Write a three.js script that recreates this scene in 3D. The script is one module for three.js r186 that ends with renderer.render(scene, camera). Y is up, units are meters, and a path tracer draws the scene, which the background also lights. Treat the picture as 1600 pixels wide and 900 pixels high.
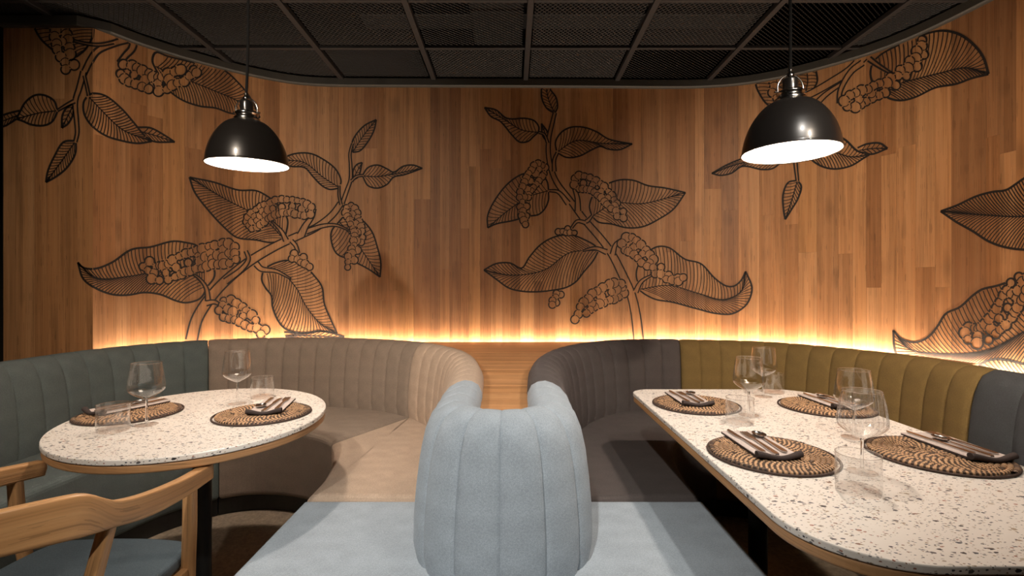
import * as THREE from 'three';
import { RectAreaLightUniformsLib } from 'three/addons/lights/RectAreaLightUniformsLib.js';
import { RoundedBoxGeometry } from 'three/addons/geometries/RoundedBoxGeometry.js';
import { mergeGeometries, mergeVertices } from 'three/addons/utils/BufferGeometryUtils.js';

// ------------------------------------------------------------------ camera, lights, exposure
RectAreaLightUniformsLib.init();
const scene = new THREE.Scene();
scene.background = new THREE.Color(0x000000);
const EYE = 1.22, FOC = 770;                       // eye height in metres, focal length for a 1600 x 900 frame
const camera = new THREE.PerspectiveCamera(2 * Math.atan(450 / FOC) * 180 / Math.PI, 16 / 9, 0.05, 30);
camera.position.set(0, EYE, 0);
camera.lookAt(0, EYE, -1);
scene.add(camera);
const renderer = new THREE.WebGLRenderer();
renderer.toneMapping = THREE.LinearToneMapping;
renderer.toneMappingExposure = 1.0;
renderer.shadowMap.enabled = true;

const PENDANT = { color: new THREE.Color(1.0, 0.85, 0.72), intensity: 2.65 };
const LED = { color: new THREE.Color(1.0, 0.82, 0.64), nits: 135 };
// unseen spotlights, out of view overhead, set to brighten booths, wall and chair: [x, depth, target x, target y, target depth, candela, cone, colour]
const NEUTRAL = new THREE.Color(1.0, 0.93, 0.84), WARM = new THREE.Color(1.0, 0.83, 0.66);
const UNSEEN_SPOTS = [
  [-0.35, -0.35, -0.1, 0.6, 1.6, 16.5, 0.46, new THREE.Color(1.0, 0.95, 0.88)],
  [0.93, 0.5, 0.75, 0.5, 1.95, 5.5, 0.55, NEUTRAL],
  [-1.2, 0.1, -1.55, 1.15, 3.3, 11, 0.62, WARM],
  [1.35, 0.1, 2.0, 1.15, 3.0, 18, 0.58, WARM],
  [-1.0, -0.2, -1.1, 0.7, 1.2, 8, 0.45, NEUTRAL],
];

// ------------------------------------------------------------------ helpers
let seed = 12345;
const rnd = () => { seed = (seed * 1664525 + 1013904223) >>> 0; return seed / 4294967296; };
const rr = (a, b) => a + (b - a) * rnd();
const V = (x, y, d) => new THREE.Vector3(x, y, -d);          // x right, y up, d = depth into the room
const lerp = (a, b, t) => a + (b - a) * t;
const taken = {};
function numbered(name) {
  const n = taken[name] = (taken[name] ?? -1) + 1;
  return n ? name + '_' + String(n).padStart(3, '0') : name;
}
function mesh(name, geo, mat, parent) {
  const m = new THREE.Mesh(geo, mat);
  m.name = parent === scene || !parent ? numbered(name) : name;
  m.castShadow = m.receiveShadow = true;
  (parent || scene).add(m);
  return m;
}
function group(name, label, category, pos, grp) {
  const g = new THREE.Group();
  g.name = numbered(name);
  if (pos) g.position.copy(pos);
  g.userData = { label, category };
  if (grp) g.userData.group = grp;
  scene.add(g);
  return g;
}
function structure(name, label, category) {
  const g = new THREE.Group(); g.name = numbered(name);
  g.userData = { kind: 'structure', label, category };
  scene.add(g); return g;
}
const box = (w, h, d, x = 0, y = 0, z = 0) => new THREE.BoxGeometry(w, h, d).translate(x, y, z);
const rbox = (w, h, d, r, x = 0, y = 0, z = 0) => new RoundedBoxGeometry(w, h, d, 2, r).translate(x, y, z);
function gridGeo(rows, closeU = false, closeV = false, uvScale = 1) {      // rows[i][j] = Vector3
  const nu = rows.length, nv = rows[0].length, pos = [], uv = [], idx = [];
  let U = 0;
  for (let i = 0; i < nu; i++) {
    if (i) U += rows[i][nv >> 1].distanceTo(rows[i - 1][nv >> 1]);
    let W = 0;
    for (let j = 0; j < nv; j++) {
      if (j) W += rows[i][j].distanceTo(rows[i][j - 1]);
      const p = rows[i][j]; pos.push(p.x, p.y, p.z); uv.push(U * uvScale, W * uvScale);
    }
  }
  const mu = closeU ? nu : nu - 1, mv = closeV ? nv : nv - 1;
  for (let i = 0; i < mu; i++) for (let j = 0; j < mv; j++) {
    const a = i * nv + j, b = ((i + 1) % nu) * nv + j, c = ((i + 1) % nu) * nv + (j + 1) % nv, d = i * nv + (j + 1) % nv;
    idx.push(a, b, c, a, c, d);
  }
  const g = new THREE.BufferGeometry();
  g.setAttribute('position', new THREE.Float32BufferAttribute(pos, 3));
  g.setAttribute('uv', new THREE.Float32BufferAttribute(uv, 2));
  g.setIndex(idx); g.computeVertexNormals();
  return g;
}
function capGeo(pts) {                                                     // fan over a loop of points
  const c = new THREE.Vector3(); pts.forEach(p => c.add(p)); c.multiplyScalar(1 / pts.length);
  const pos = [], uv = [];
  pts.forEach((p, i) => { const q = pts[(i + 1) % pts.length]; for (const v of [c, p, q]) { pos.push(v.x, v.y, v.z); uv.push(v.x, v.y); } });
  const g = new THREE.BufferGeometry();
  g.setAttribute('position', new THREE.Float32BufferAttribute(pos, 3));
  g.setAttribute('uv', new THREE.Float32BufferAttribute(uv, 2));
  g.computeVertexNormals();
  return g;
}
const merge = (list) => mergeGeometries(list.map(g => {
  const h = g.index ? g.toNonIndexed() : g;
  for (const k of Object.keys(h.attributes)) if (!['position', 'normal', 'uv'].includes(k)) h.deleteAttribute(k);
  return h;
}));
const lathe = (pts, seg = 40) => new THREE.LatheGeometry(pts.map(p => new THREE.Vector2(Math.max(p[0], 0.00001), p[1])), seg);
function smooth(pts, n) {                                                  // 2-D catmull-rom
  const c = new THREE.CatmullRomCurve3(pts.map(p => new THREE.Vector3(p[0], p[1], 0)), false, 'centripetal');
  return c.getPoints(n).map(p => [p.x, p.y]);
}
function tube(points, r, seg = 24, rs = 8, closed = false) {
  return new THREE.TubeGeometry(new THREE.CatmullRomCurve3(points, closed, 'centripetal'), seg, r, rs, closed);
}
function extrude(poly, y0, y1, bevel = 0.02, segs = 3) {                   // poly in (x, depth), standing from y0 to y1
  const sh = new THREE.Shape(poly.map(p => new THREE.Vector2(p[0], p[1])));
  const g = new THREE.ExtrudeGeometry(sh, { depth: Math.max(y1 - y0 - 2 * bevel, 0.0005), bevelEnabled: bevel > 0, bevelThickness: bevel, bevelSize: bevel, bevelOffset: -bevel, bevelSegments: segs, curveSegments: 24 });
  g.rotateX(-Math.PI / 2); g.translate(0, y0 + bevel, 0);
  return g;
}

// ------------------------------------------------------------------ textures
function hash(x, y, s) { let h = (x * 374761393 + y * 668265263 + s * 974634777) | 0; h = (h ^ (h >>> 13)) * 1274126177 | 0; return ((h ^ (h >>> 16)) >>> 0) / 4294967296; }
function vnoise(x, y, px, py, s) {                                         // tiling value noise
  const x0 = Math.floor(x), y0 = Math.floor(y), fx = x - x0, fy = y - y0;
  const u = fx * fx * (3 - 2 * fx), v = fy * fy * (3 - 2 * fy), w = (a, n) => ((a % n) + n) % n;
  const a = hash(w(x0, px), w(y0, py), s), b = hash(w(x0 + 1, px), w(y0, py), s), c = hash(w(x0, px), w(y0 + 1, py), s), d = hash(w(x0 + 1, px), w(y0 + 1, py), s);
  return lerp(lerp(a, b, u), lerp(c, d, u), v);
}
function dataTex(w, h, fn, srgb, rx = 1, ry = 1) {
  const a = new Uint8Array(w * h * 4);
  for (let y = 0; y < h; y++) for (let x = 0; x < w; x++) {
    const c = fn(x / w, y / h), k = (y * w + x) * 4;
    for (let i = 0; i < 3; i++) a[k + i] = Math.max(0, Math.min(255, c[i] * 255));
    a[k + 3] = 255;
  }
  const t = new THREE.DataTexture(a, w, h);
  t.wrapS = t.wrapT = THREE.RepeatWrapping; t.magFilter = THREE.LinearFilter; t.minFilter = THREE.LinearMipmapLinearFilter; t.generateMipmaps = true;
  if (srgb) t.colorSpace = THREE.SRGBColorSpace;
  t.repeat.set(rx, ry); t.needsUpdate = true;
  return t;
}
const grainFn = (u, v) => {                                                // grain runs along v; tile is 1 m x 2 m
  const wob = vnoise(u * 6, v * 3, 6, 3, 5) * 0.06;
  const fine = vnoise((u + wob * 0.15) * 320, v * 6, 320, 6, 1), mid = vnoise((u + wob * 0.4) * 90, v * 4, 90, 4, 2), big = vnoise(u * 14, v * 5, 14, 5, 3);
  const arch = Math.sin((u * 40 + wob * 60 + big * 3)) * 0.5 + 0.5;
  let k = 0.80 + 0.12 * fine + 0.10 * mid + 0.08 * arch;
  const blot = vnoise(u * 20, v * 9, 20, 9, 9); if (blot > 0.78) k *= 1 - (blot - 0.78) * 0.7;
  const pore = vnoise(u * 420, v * 24, 420, 24, 8); if (pore > 0.83) k *= 0.86;
  return [k, k * (0.97 + 0.03 * mid), k * (0.93 + 0.07 * mid)];
};
const grainTex = dataTex(1024, 1024, grainFn, true, 1, 0.5);
const grainBump = dataTex(512, 512, (u, v) => { const k = 0.6 * vnoise(u * 256, v * 6, 256, 6, 1) + 0.4 * vnoise(u * 80, v * 4, 80, 4, 2); return [k, k, k]; }, false, 1, 0.5);
const fabricTex = dataTex(512, 512, (u, v) => {
  const t = 0.5 * vnoise(u * 170, v * 170, 170, 170, 11) + 0.5 * vnoise(u * 250, v * 120, 250, 120, 12);
  const k = 0.83 + 0.17 * t + 0.06 * (vnoise(u * 8, v * 8, 8, 8, 13) - 0.5); return [k, k, k];
}, true, 3.2, 3.2);
const fabricBump = dataTex(512, 512, (u, v) => { const k = 0.5 + 0.25 * Math.sin(u * 512 * 0.7854) * Math.sin(v * 512 * 0.7854) + 0.25 * vnoise(u * 200, v * 200, 200, 200, 14); return [k, k, k]; }, false, 3.2, 3.2);
function chipsTexture() {                                                  // terrazzo: 0.9 m x 0.9 m of chips in a pale binder
  const n = 2048, c = document.createElement('canvas'); c.width = c.height = n;
  const g = c.getContext('2d'); g.fillStyle = 'rgb(232,224,214)'; g.fillRect(0, 0, n, n);
  const tones = ['60,56,60', '52,52,60', '40,38,42', '88,84,84', '120,112,104', '150,128,100', '168,148,122', '128,92,70', '70,74,82', '186,172,152', '196,188,176', '140,136,132', '46,44,46', '160,104,84'];
  for (let i = 0; i < 9500; i++) {
    const x = rnd() * n, y = rnd() * n, big = rnd() < 0.12, r = big ? rr(6, 14) : rr(2, 6.5), a0 = rnd() * 6.28, k = 3 + Math.floor(rnd() * 4);
    g.fillStyle = 'rgb(' + tones[Math.floor(rnd() * tones.length)] + ')';
    const p = []; for (let j = 0; j < k; j++) { const a = a0 + j / k * 6.28 + rr(-0.3, 0.3), q = r * rr(0.6, 1.25); p.push([Math.cos(a) * q * 1.25, Math.sin(a) * q * 0.8]); }
    for (const ox of [-n, 0, n]) for (const oy of [-n, 0, n]) {
      if (x + ox < -20 || x + ox > n + 20 || y + oy < -20 || y + oy > n + 20) continue;
      g.beginPath(); p.forEach(([a, b], j) => j ? g.lineTo(x + ox + a, y + oy + b) : g.moveTo(x + ox + a, y + oy + b)); g.closePath(); g.fill();
    }
  }
  const t = new THREE.CanvasTexture(c); t.colorSpace = THREE.SRGBColorSpace; t.wrapS = t.wrapT = THREE.RepeatWrapping; t.repeat.set(1 / 0.9, 1 / 0.9);
  return t;
}
const floorTex = dataTex(512, 512, (u, v) => {
  const a = vnoise(u * 160, v * 160, 160, 160, 21), b = vnoise(u * 60, v * 60, 60, 60, 22), c = vnoise(u * 6, v * 6, 6, 6, 23);
  const k = 0.72 + 0.16 * a + 0.1 * b + 0.08 * c; return [k, k * 0.96, k * 0.9];
}, true, 0.8, 0.8);
const rgb = (r, g, b) => new THREE.Color().setRGB(r, g, b);
const std = (o) => new THREE.MeshStandardMaterial(o);
const phys = (o) => new THREE.MeshPhysicalMaterial(o);
const woodMat = (r, g, b, rough = 0.55) => std({ color: rgb(r, g, b), map: grainTex, bumpMap: grainBump, bumpScale: 0.0006, roughness: rough });
const fabric = (r, g, b) => phys({ color: rgb(r, g, b), map: fabricTex, bumpMap: fabricBump, bumpScale: 0.0007, roughness: 0.95, sheen: 0.25, sheenRoughness: 0.6, sheenColor: rgb(r * 0.9 + 0.05, g * 0.9 + 0.05, b * 0.9 + 0.05) });

const M = {
  planks: [[0.472, 0.229, 0.092], [0.404, 0.191, 0.075], [0.517, 0.26, 0.109], [0.359, 0.164, 0.063], [0.439, 0.22, 0.094], [0.539, 0.28, 0.122], [0.326, 0.154, 0.063], [0.483, 0.239, 0.092]].map(c => woodMat(...c)),
  ledge: [[0.52, 0.27, 0.12], [0.48, 0.245, 0.105], [0.55, 0.29, 0.13]].map(c => woodMat(...c, 0.45)),
  chair: woodMat(0.57, 0.305, 0.128, 0.42),
  edge: woodMat(0.50, 0.27, 0.12, 0.45),
  ink: std({ color: rgb(0.012, 0.008, 0.006), roughness: 0.7 }),
  green: fabric(0.108, 0.132, 0.127), taupe: fabric(0.31, 0.240, 0.183), beige: fabric(0.54, 0.405, 0.30), blue: fabric(0.415, 0.475, 0.53),
  charcoal: fabric(0.086, 0.071, 0.066), olive: fabric(0.215, 0.138, 0.042), slate: fabric(0.058, 0.064, 0.068),
  chairSeat: fabric(0.13, 0.165, 0.185),
  terrazzo: phys({ map: chipsTexture(), roughness: 0.38, clearcoat: 0.15, clearcoatRoughness: 0.3 }),
  floor: std({ color: rgb(0.56, 0.49, 0.41), map: floorTex, roughness: 0.6 }),
  black: std({ color: rgb(0.012, 0.012, 0.012), roughness: 0.5 }),
  blackMetal: std({ color: rgb(0.02, 0.02, 0.02), roughness: 0.38, metalness: 0.4 }),
  grid: std({ color: rgb(0.015, 0.012, 0.011), roughness: 0.6 }),
  meshMetal: std({ color: rgb(0.019, 0.016, 0.014), roughness: 0.6, metalness: 0.2 }),
  trim: std({ color: rgb(0.052, 0.047, 0.038), roughness: 0.55 }),
  plenum: std({ color: rgb(0.006, 0.005, 0.005), roughness: 0.9 }),
  duct: std({ color: rgb(0.02, 0.02, 0.02), roughness: 0.5, metalness: 0.5 }),
  shell: std({ color: rgb(0.10, 0.085, 0.07), roughness: 0.9 }),
  shadeBlack: phys({ color: rgb(0.016, 0.014, 0.013), roughness: 0.3, metalness: 0.0, specularIntensity: 1, clearcoat: 0.8, clearcoatRoughness: 0.08 }),
  shadeWhite: std({ color: rgb(0.85, 0.82, 0.78), roughness: 0.6 }),
  chrome: std({ color: rgb(0.75, 0.73, 0.70), roughness: 0.16, metalness: 1 }),
  steel: std({ color: rgb(0.55, 0.52, 0.49), roughness: 0.22, metalness: 1 }),
  bulb: std({ color: rgb(1, 1, 1), emissive: rgb(1, 0.86, 0.7), emissiveIntensity: 4 }),
  led: std({ color: rgb(1, 0.9, 0.7), emissive: rgb(1, 0.82, 0.64), emissiveIntensity: 3 }),
  lens: std({ color: rgb(1, 1, 1), emissive: rgb(1, 0.93, 0.85), emissiveIntensity: 3 }),
  glass: phys({ color: rgb(1, 1, 1), roughness: 0.0, transmission: 1, thickness: 0, ior: 1.75 }),
  solidGlass: phys({ color: rgb(1, 1, 1), roughness: 0.0, transmission: 1, thickness: 0.007, ior: 1.5 }),
  napkin: std({ color: rgb(0.62, 0.52, 0.47), map: fabricTex, bumpMap: fabricBump, bumpScale: 0.0003, roughness: 0.95 }),
  napkinDark: std({ color: rgb(0.045, 0.03, 0.026), map: fabricTex, roughness: 0.95 }),
  matRim: std({ color: rgb(0.045, 0.024, 0.016), roughness: 0.8 }),
  cord: std({ color: rgb(0.005, 0.005, 0.005), roughness: 1 }),
};
M.mats = std({ color: rgb(1, 1, 1), vertexColors: true, roughness: 0.75 });

// ------------------------------------------------------------------ setting: floor, ceiling, shell
const ROOF = 2.745, WALLTOP = 2.69;
{
  const f = mesh('floor', box(7.6, 0.1, 8.0, -0.6, -0.05, -0.4), M.floor);
  f.geometry.attributes.uv && (() => { const p = f.geometry.attributes.position, u = f.geometry.attributes.uv; for (let i = 0; i < p.count; i++) u.setXY(i, p.getX(i), p.getZ(i)); })();
  f.userData = { kind: 'structure', label: 'beige speckled stone floor under the tables', category: 'floor' };
  const shell = [
    ['wall_left', box(0.1, 3.4, 8.0, -4.35, 1.7, -0.4), 'dark side wall beyond the wooden panel'],
    ['wall_right', box(0.1, 3.4, 8.0, 3.15, 1.7, -0.4), 'plain wall behind the curved plank wall'],
    ['wall_rear', box(7.6, 3.4, 0.1, -0.6, 1.7, 3.55), 'plain wall of the dining room facing the booths'],
    ['wall_far', box(7.6, 3.4, 0.1, -0.6, 1.7, -4.35), 'plain wall behind the wooden panelling'],
  ];
  for (const [n, g, l] of shell) mesh(n, g, M.shell).userData = { kind: 'structure', label: l, category: 'wall' };
  const ce = structure('ceiling', 'black suspended ceiling of metal mesh panels in a grid', 'ceiling');
  mesh('plenum_slab', box(7.6, 0.1, 8.0, -0.6, 3.35, -0.4), M.plenum, ce);
  mesh('ceiling_board', box(7.6, 0.03, 5.0, -0.6, ROOF + 0.03, 1.1), M.plenum, ce);
  // expanded metal: zigzag strands that share one geometry for each cell size
  const COL = 0.67, X0 = 0.10, rows = [3.90, 3.14, 2.62, 2.0, 1.4];
  const strandCache = {};
  function meshSheet(w, l, turned) {
    const key = [w.toFixed(3), l.toFixed(3), turned]; if (strandCache[key]) return strandCache[key];
    const pos = [], nor = [], pitch = 0.017, step = 0.014, t = 0.0026, A = turned ? l : w, B = turned ? w : l;
    const put = (a, b, y) => turned ? [b, y, a] : [a, y, b];
    const quad = (p, q, r, s) => { for (const v of [p, q, r, p, r, s]) { pos.push(...v); nor.push(0, -1, 0); } };
    const nb = Math.floor(B / pitch), na = Math.floor(A / step);
    for (let j = 0; j < nb; j++) for (let i = 0; i < na; i++) {
      const b0 = -B / 2 + (j + 0.5) * pitch, amp = pitch * 0.5 - t * 0.5;
      const s0 = (i + j) % 2 ? 1 : -1, s1 = -s0, a0 = -A / 2 + i * step, a1 = a0 + step;
      quad(put(a0, b0 + s0 * amp - t, 0), put(a1, b0 + s1 * amp - t, 0), put(a1, b0 + s1 * amp + t, 0.003), put(a0, b0 + s0 * amp + t, 0.003));
    }
    const g = new THREE.BufferGeometry();
    g.setAttribute('position', new THREE.Float32BufferAttribute(pos, 3)); g.setAttribute('normal', new THREE.Float32BufferAttribute(nor, 3));
    g.computeVertexNormals();
    return strandCache[key] = g;
  }
  for (let r = 0; r < rows.length - 1; r++) {
    const d0 = rows[r + 1], d1 = rows[r], l = d1 - d0;
    for (let c = -5; c < 5; c++) {
      const cx = X0 + (c + 0.5) * COL; if (Math.abs(cx) > 3.2) continue;
      const turned = (r === 0 && [-2, 1, 2].includes(c)) || (r === 1 && [-1, 2].includes(c));
      const s = mesh('mesh_panel', meshSheet(COL - 0.05, l - 0.04, turned), M.meshMetal, ce);
      s.position.set(cx, ROOF + 0.012, -(d0 + d1) / 2);
    }
    for (let c = -4; c < 5; c++) mesh('cross_bar', rbox(COL - 0.034, 0.022, 0.026, 0.003), M.grid, ce).position.set(X0 + (c + 0.5 - (c === 4 ? 9 : 0)) * COL, ROOF + 0.008, -d0);
  }
  for (let c = -4; c <= 4; c++) mesh('main_bar', rbox(0.034, 0.03, 2.5, 0.003), M.grid, ce).position.set(X0 + c * COL, ROOF + 0.004, -2.65);
  mesh('air_duct', rbox(0.34, 0.26, 1.6, 0.02), M.duct, ce).position.set(-0.1, ROOF + 0.35, -2.9);
  mesh('cable_tray', rbox(2.6, 0.05, 0.18, 0.01), M.duct, ce).position.set(0.3, ROOF + 0.28, -3.3);
}

// ------------------------------------------------------------------ curved plank wall
const wallCurve = smooth([[-2.37, 2.786], [-2.28, 2.955], [-2.13, 3.15], [-1.944, 3.327], [-1.79, 3.446], [-1.564, 3.563], [-1.346, 3.602], [-0.94, 3.612], [0, 3.62], [0.7, 3.63], [1.185, 3.64], [1.415, 3.628], [1.63, 3.588], [1.82, 3.507], [2.058, 3.337], [2.289, 3.066], [2.395, 2.82], [2.463, 2.51], [2.50, 2.2], [2.52, 1.8], [2.52, 1.2]], 1200);
function polyline(pts) {                                                   // arc-length access to a polyline in (x, depth)
  const L = [0]; for (let i = 1; i < pts.length; i++) L.push(L[i - 1] + Math.hypot(pts[i][0] - pts[i - 1][0], pts[i][1] - pts[i - 1][1]));
  const at = (s) => {
    s = Math.max(0, Math.min(L[L.length - 1], s));
    let lo = 0, hi = L.length - 1; while (hi - lo > 1) { const m = (lo + hi) >> 1; if (L[m] <= s) lo = m; else hi = m; }
    const t = (s - L[lo]) / (L[hi] - L[lo] || 1), dx = pts[hi][0] - pts[lo][0], dd = pts[hi][1] - pts[lo][1], q = Math.hypot(dx, dd) || 1;
    return { x: lerp(pts[lo][0], pts[hi][0], t), d: lerp(pts[lo][1], pts[hi][1], t), tx: dx / q, td: dd / q };
  };
  return { pts, L, len: L[L.length - 1], at };
}
const wallFine = polyline(wallCurve);
const plankStops = [0];
while (plankStops[plankStops.length - 1] < wallFine.len - 0.14) plankStops.push(plankStops[plankStops.length - 1] + rr(0.06, 0.125));
plankStops.push(wallFine.len);
const wallLine = polyline(plankStops.map(s => { const p = wallFine.at(s); return [p.x, p.d]; }));
const panelLine = polyline([[-2.876, 2.786], [-2.70, 2.786], [-2.53, 2.786], [-2.37, 2.786]]);
function buildPlanks(line, parent, lengths) {
  for (let i = 0; i < line.pts.length - 1; i++) {
    const [x0, d0] = line.pts[i], [x1, d1] = line.pts[i + 1], w = Math.hypot(x1 - x0, d1 - d0), th = 0.02;
    const turn = Math.atan2(d1 - d0, x1 - x0);
    let y = 0, first = true;
    while (y < WALLTOP - 0.01) {
      let y1 = y + (first ? rr(lengths[0], lengths[1] * 1.1) : rr(lengths[0] + 0.2, lengths[1])); first = false;
      if (WALLTOP - y1 < 0.35) y1 = WALLTOP;
      const h = y1 - y, g = new THREE.BoxGeometry(w - 0.0007, h - 0.0006, th), uv = g.attributes.uv, p = g.attributes.position;
      const ou = rnd(), ov = rnd() * 2;
      for (let k = 0; k < uv.count; k++) uv.setXY(k, p.getX(k) + ou, p.getY(k) + ov);
      const m = mesh('plank', g, M.planks[Math.floor(rnd() * M.planks.length)], parent);
      // front face of the plank lies on the line, body behind it
      const nx = -(d1 - d0) / w, nd = (x1 - x0) / w;
      m.position.copy(V((x0 + x1) / 2 + nx * th / 2, (y + y1) / 2, (d0 + d1) / 2 + nd * th / 2));
      m.rotation.y = turn;
      y = y1;
    }
  }
}
const wallBack = structure('wall_back', 'curved wall of vertical wooden planks painted with black line leaves', 'wall');
buildPlanks(wallLine, wallBack, [1.1, 2.5]);
const wallPanel = structure('wall_panel', 'flat wooden plank panel beside the curved wall', 'wall');
buildPlanks(panelLine, wallPanel, [1.8, 2.7]);
mesh('panel_edge', box(0.02, WALLTOP, 0.5).translate(-2.886, WALLTOP / 2, -3.05), M.black, wallPanel);
{ // dark trim under the ceiling along the wall
  const pts = polyline([[-2.876, 2.78], [-2.45, 2.78], ...wallFine.pts.filter((p, i) => i % 24 === 0 && i > 10)]);
  const prof = [[0.0, WALLTOP], [0.022, WALLTOP], [0.03, WALLTOP + 0.008], [0.03, ROOF], [-0.02, ROOF], [-0.02, WALLTOP]];
  const rows = pts.L.map((s, i) => { const p = pts.at(Math.min(s + 1e-4, pts.len - 1e-4)); return prof.map(([n, y]) => V(pts.pts[i][0] + p.td * n, y, pts.pts[i][1] - p.tx * n)); });
  const t = mesh('trim_1', gridGeo(rows, false, true).toNonIndexed(), M.trim); t.geometry.computeVertexNormals();
  t.userData = { kind: 'structure', label: 'dark trim where the plank wall meets the mesh ceiling', category: 'trim' };
}

// ------------------------------------------------------------------ banquette backrest path
const arc = []; for (let i = 0; i <= 8; i++) { const a = Math.PI + i / 8 * Math.PI; arc.push([-0.026 + 0.134 * Math.cos(a), 1.470 + 0.134 * Math.sin(a)]); }
const crest = polyline(smooth([[-2.32, 1.45], [-2.31, 1.9], [-2.30, 2.25], [-2.28, 2.6], [-2.18, 2.89], [-1.95, 3.15], [-1.5, 3.30], [-1.0, 3.25], [-0.57, 3.03], [-0.30, 2.66], [-0.19, 2.2], [-0.166, 1.85], [-0.161, 1.62], ...arc,
  [0.109, 1.62], [0.116, 1.9], [0.14, 2.25], [0.22, 2.60], [0.39, 2.92], [0.62, 3.13], [0.85, 3.20], [1.1, 3.18], [1.57, 3.04], [1.86, 2.68], [1.985, 2.36], [1.98, 1.95], [1.96, 1.45]], 2400));
function nearS(x, d) { let b = 0, bd = 9; crest.pts.forEach((p, i) => { const q = Math.hypot(p[0] - x, p[1] - d); if (q < bd) { bd = q; b = crest.L[i]; } }); return b; }
function crestAt(s, n, y) { const e = 0.012, a = crest.at(s - e), b = crest.at(s + e), p = crest.at(s); let tx = b.x - a.x, td = b.d - a.d; const q = Math.hypot(tx, td); tx /= q; td /= q; return V(p.x + td * n, y, p.d - tx * n); }
const profile = [[0.10, 0.12], [0.118, 0.44], [0.13, 0.50], [0.129, 0.58], [0.122, 0.66], [0.112, 0.74], [0.099, 0.80], [0.082, 0.842], [0.06, 0.868], [0.034, 0.883], [0.008, 0.89], [-0.02, 0.886], [-0.043, 0.871], [-0.056, 0.845], [-0.06, 0.80], [-0.06, 0.12]];
const cuts = [0, 0.025, 0.07, 0.16, 0.32, 0.5, 0.68, 0.84, 0.93, 0.975, 1];
function buildBack(parent, s0, s1, mat, pitch, roundEnds, even) {
  // seams spread evenly along the line at mid height of the front face
  const N = 400, acc = [0]; let prev = crestAt(s0, 0.1, 0);
  for (let i = 1; i <= N; i++) { const p = crestAt(lerp(s0, s1, i / N), 0.1, 0); acc.push(acc[i - 1] + p.distanceTo(prev)); prev = p; }
  let n = Math.max(1, Math.round(acc[N] / pitch)); if (even && n % 2) n++;
  const inv = (l) => { let i = 0; while (i < N - 1 && acc[i + 1] < l) i++; return lerp(s0, s1, (i + (l - acc[i]) / (acc[i + 1] - acc[i] || 1)) / N); };
  for (let c = 0; c < n; c++) {
    const rows = cuts.map(u => {
      const s = inv(acc[N] * (c + u) / n), e = Math.abs(2 * u - 1);
      let dip = 0.0075 * Math.pow(e, 7) + 0.003 * e * e;
      const end = (roundEnds[0] && c === 0 && u < 0.5) || (roundEnds[1] && c === n - 1 && u > 0.5);
      if (end) dip = 0.014 * Math.pow(e, 6) + 0.003 * e * e;
      return profile.map(([o, y], j) => {
        const a = profile[Math.max(0, j - 1)], b = profile[Math.min(profile.length - 1, j + 1)];
        let nx = b[1] - a[1], ny = -(b[0] - a[0]); const q = Math.hypot(nx, ny); nx /= q; ny /= q;
        const front = o > 0.07 ? 1 : o > 0.02 ? 0.6 : o > -0.03 ? 0.3 : 0.12;
        return crestAt(s, o - nx * dip * front, y - ny * dip * front);
      });
    });
    const list = [gridGeo(rows, false, true)];
    list.push(capGeo(rows[0]), capGeo(rows[rows.length - 1]));
    mesh('backrest_channel', merge(list), mat, parent);
  }
}
const innerL = polyline(smooth([[-1.80, 1.45], [-1.80, 1.9], [-1.77, 2.2], [-1.66, 2.48], [-1.45, 2.64], [-1.2, 2.63], [-0.99, 2.53], [-0.887, 2.42], [-0.80, 2.2], [-0.755, 1.98], [-0.75, 1.8]], 200));
const innerR = polyline(smooth([[0.69, 1.8], [0.70, 2.0], [0.75, 2.28], [0.86, 2.49], [1.07, 2.58], [1.28, 2.52], [1.42, 2.32], [1.46, 2.05], [1.46, 1.75], [1.46, 1.45]], 200));
const S = { a: nearS(-1.945, 3.155), b: nearS(-0.53, 3.0), c: nearS(-0.16, 1.79), d: nearS(0.108, 1.78), e: nearS(1.075, 3.185), f: nearS(1.985, 2.02) };
function sOn(line, x, d) { let b = 0, bd = 9; line.pts.forEach((p, i) => { const q = Math.hypot(p[0] - x, p[1] - d); if (q < bd) { bd = q; b = line.L[i]; } }); return b; }
function seatPoly(s0, s1, line, t0, t1, back = 0) {
  const p = []; for (let i = 0; i <= 40; i++) { const v = crestAt(lerp(s0, s1, i / 40), 0.105, 0); p.push([v.x, -v.z]); }
  for (let i = 0; i <= 30; i++) { const q = line.at(lerp(t1, t0, i / 30)); p.push([q.x - q.td * back, q.d + q.tx * back]); }
  return p;
}
function shrink(poly, t) {                                                  // move the outline inward by t
  let area = 0; poly.forEach((p, i) => { const q = poly[(i + 1) % poly.length]; area += p[0] * q[1] - q[0] * p[1]; });
  const sg = area > 0 ? 1 : -1;
  return poly.map((p, i) => {
    const a = poly[(i - 1 + poly.length) % poly.length], b = poly[(i + 1) % poly.length], dx = b[0] - a[0], dd = b[1] - a[1], q = Math.hypot(dx, dd) || 1;
    return [p[0] - sg * dd / q * t, p[1] + sg * dx / q * t];
  });
}
const seatGeo = (poly) => { const g = mergeVertices(extrude(poly, 0.10, 0.46, 0.028, 4)); const h = g.toNonIndexed(); h.computeVertexNormals(); return h; };
function section(name, label, mat, s0, s1, seat, foot, ends = [true, true], pitch = 0.112, even = false) {
  const g = group(name, label, 'banquette', null);
  const c = crest.at((s0 + s1) / 2); g.position.copy(V(c.x, 0, c.d));
  const shift = new THREE.Vector3().copy(g.position).multiplyScalar(-1);
  buildBack(g, s0, s1, mat, pitch, ends, even);
  mesh('seat_cushion', seatGeo(seat), mat, g);
  mesh('plinth', extrude(foot, 0, 0.10, 0, 1), M.black, g);
  g.children.forEach(m => m.position.add(shift));
  return g;
}
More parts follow.
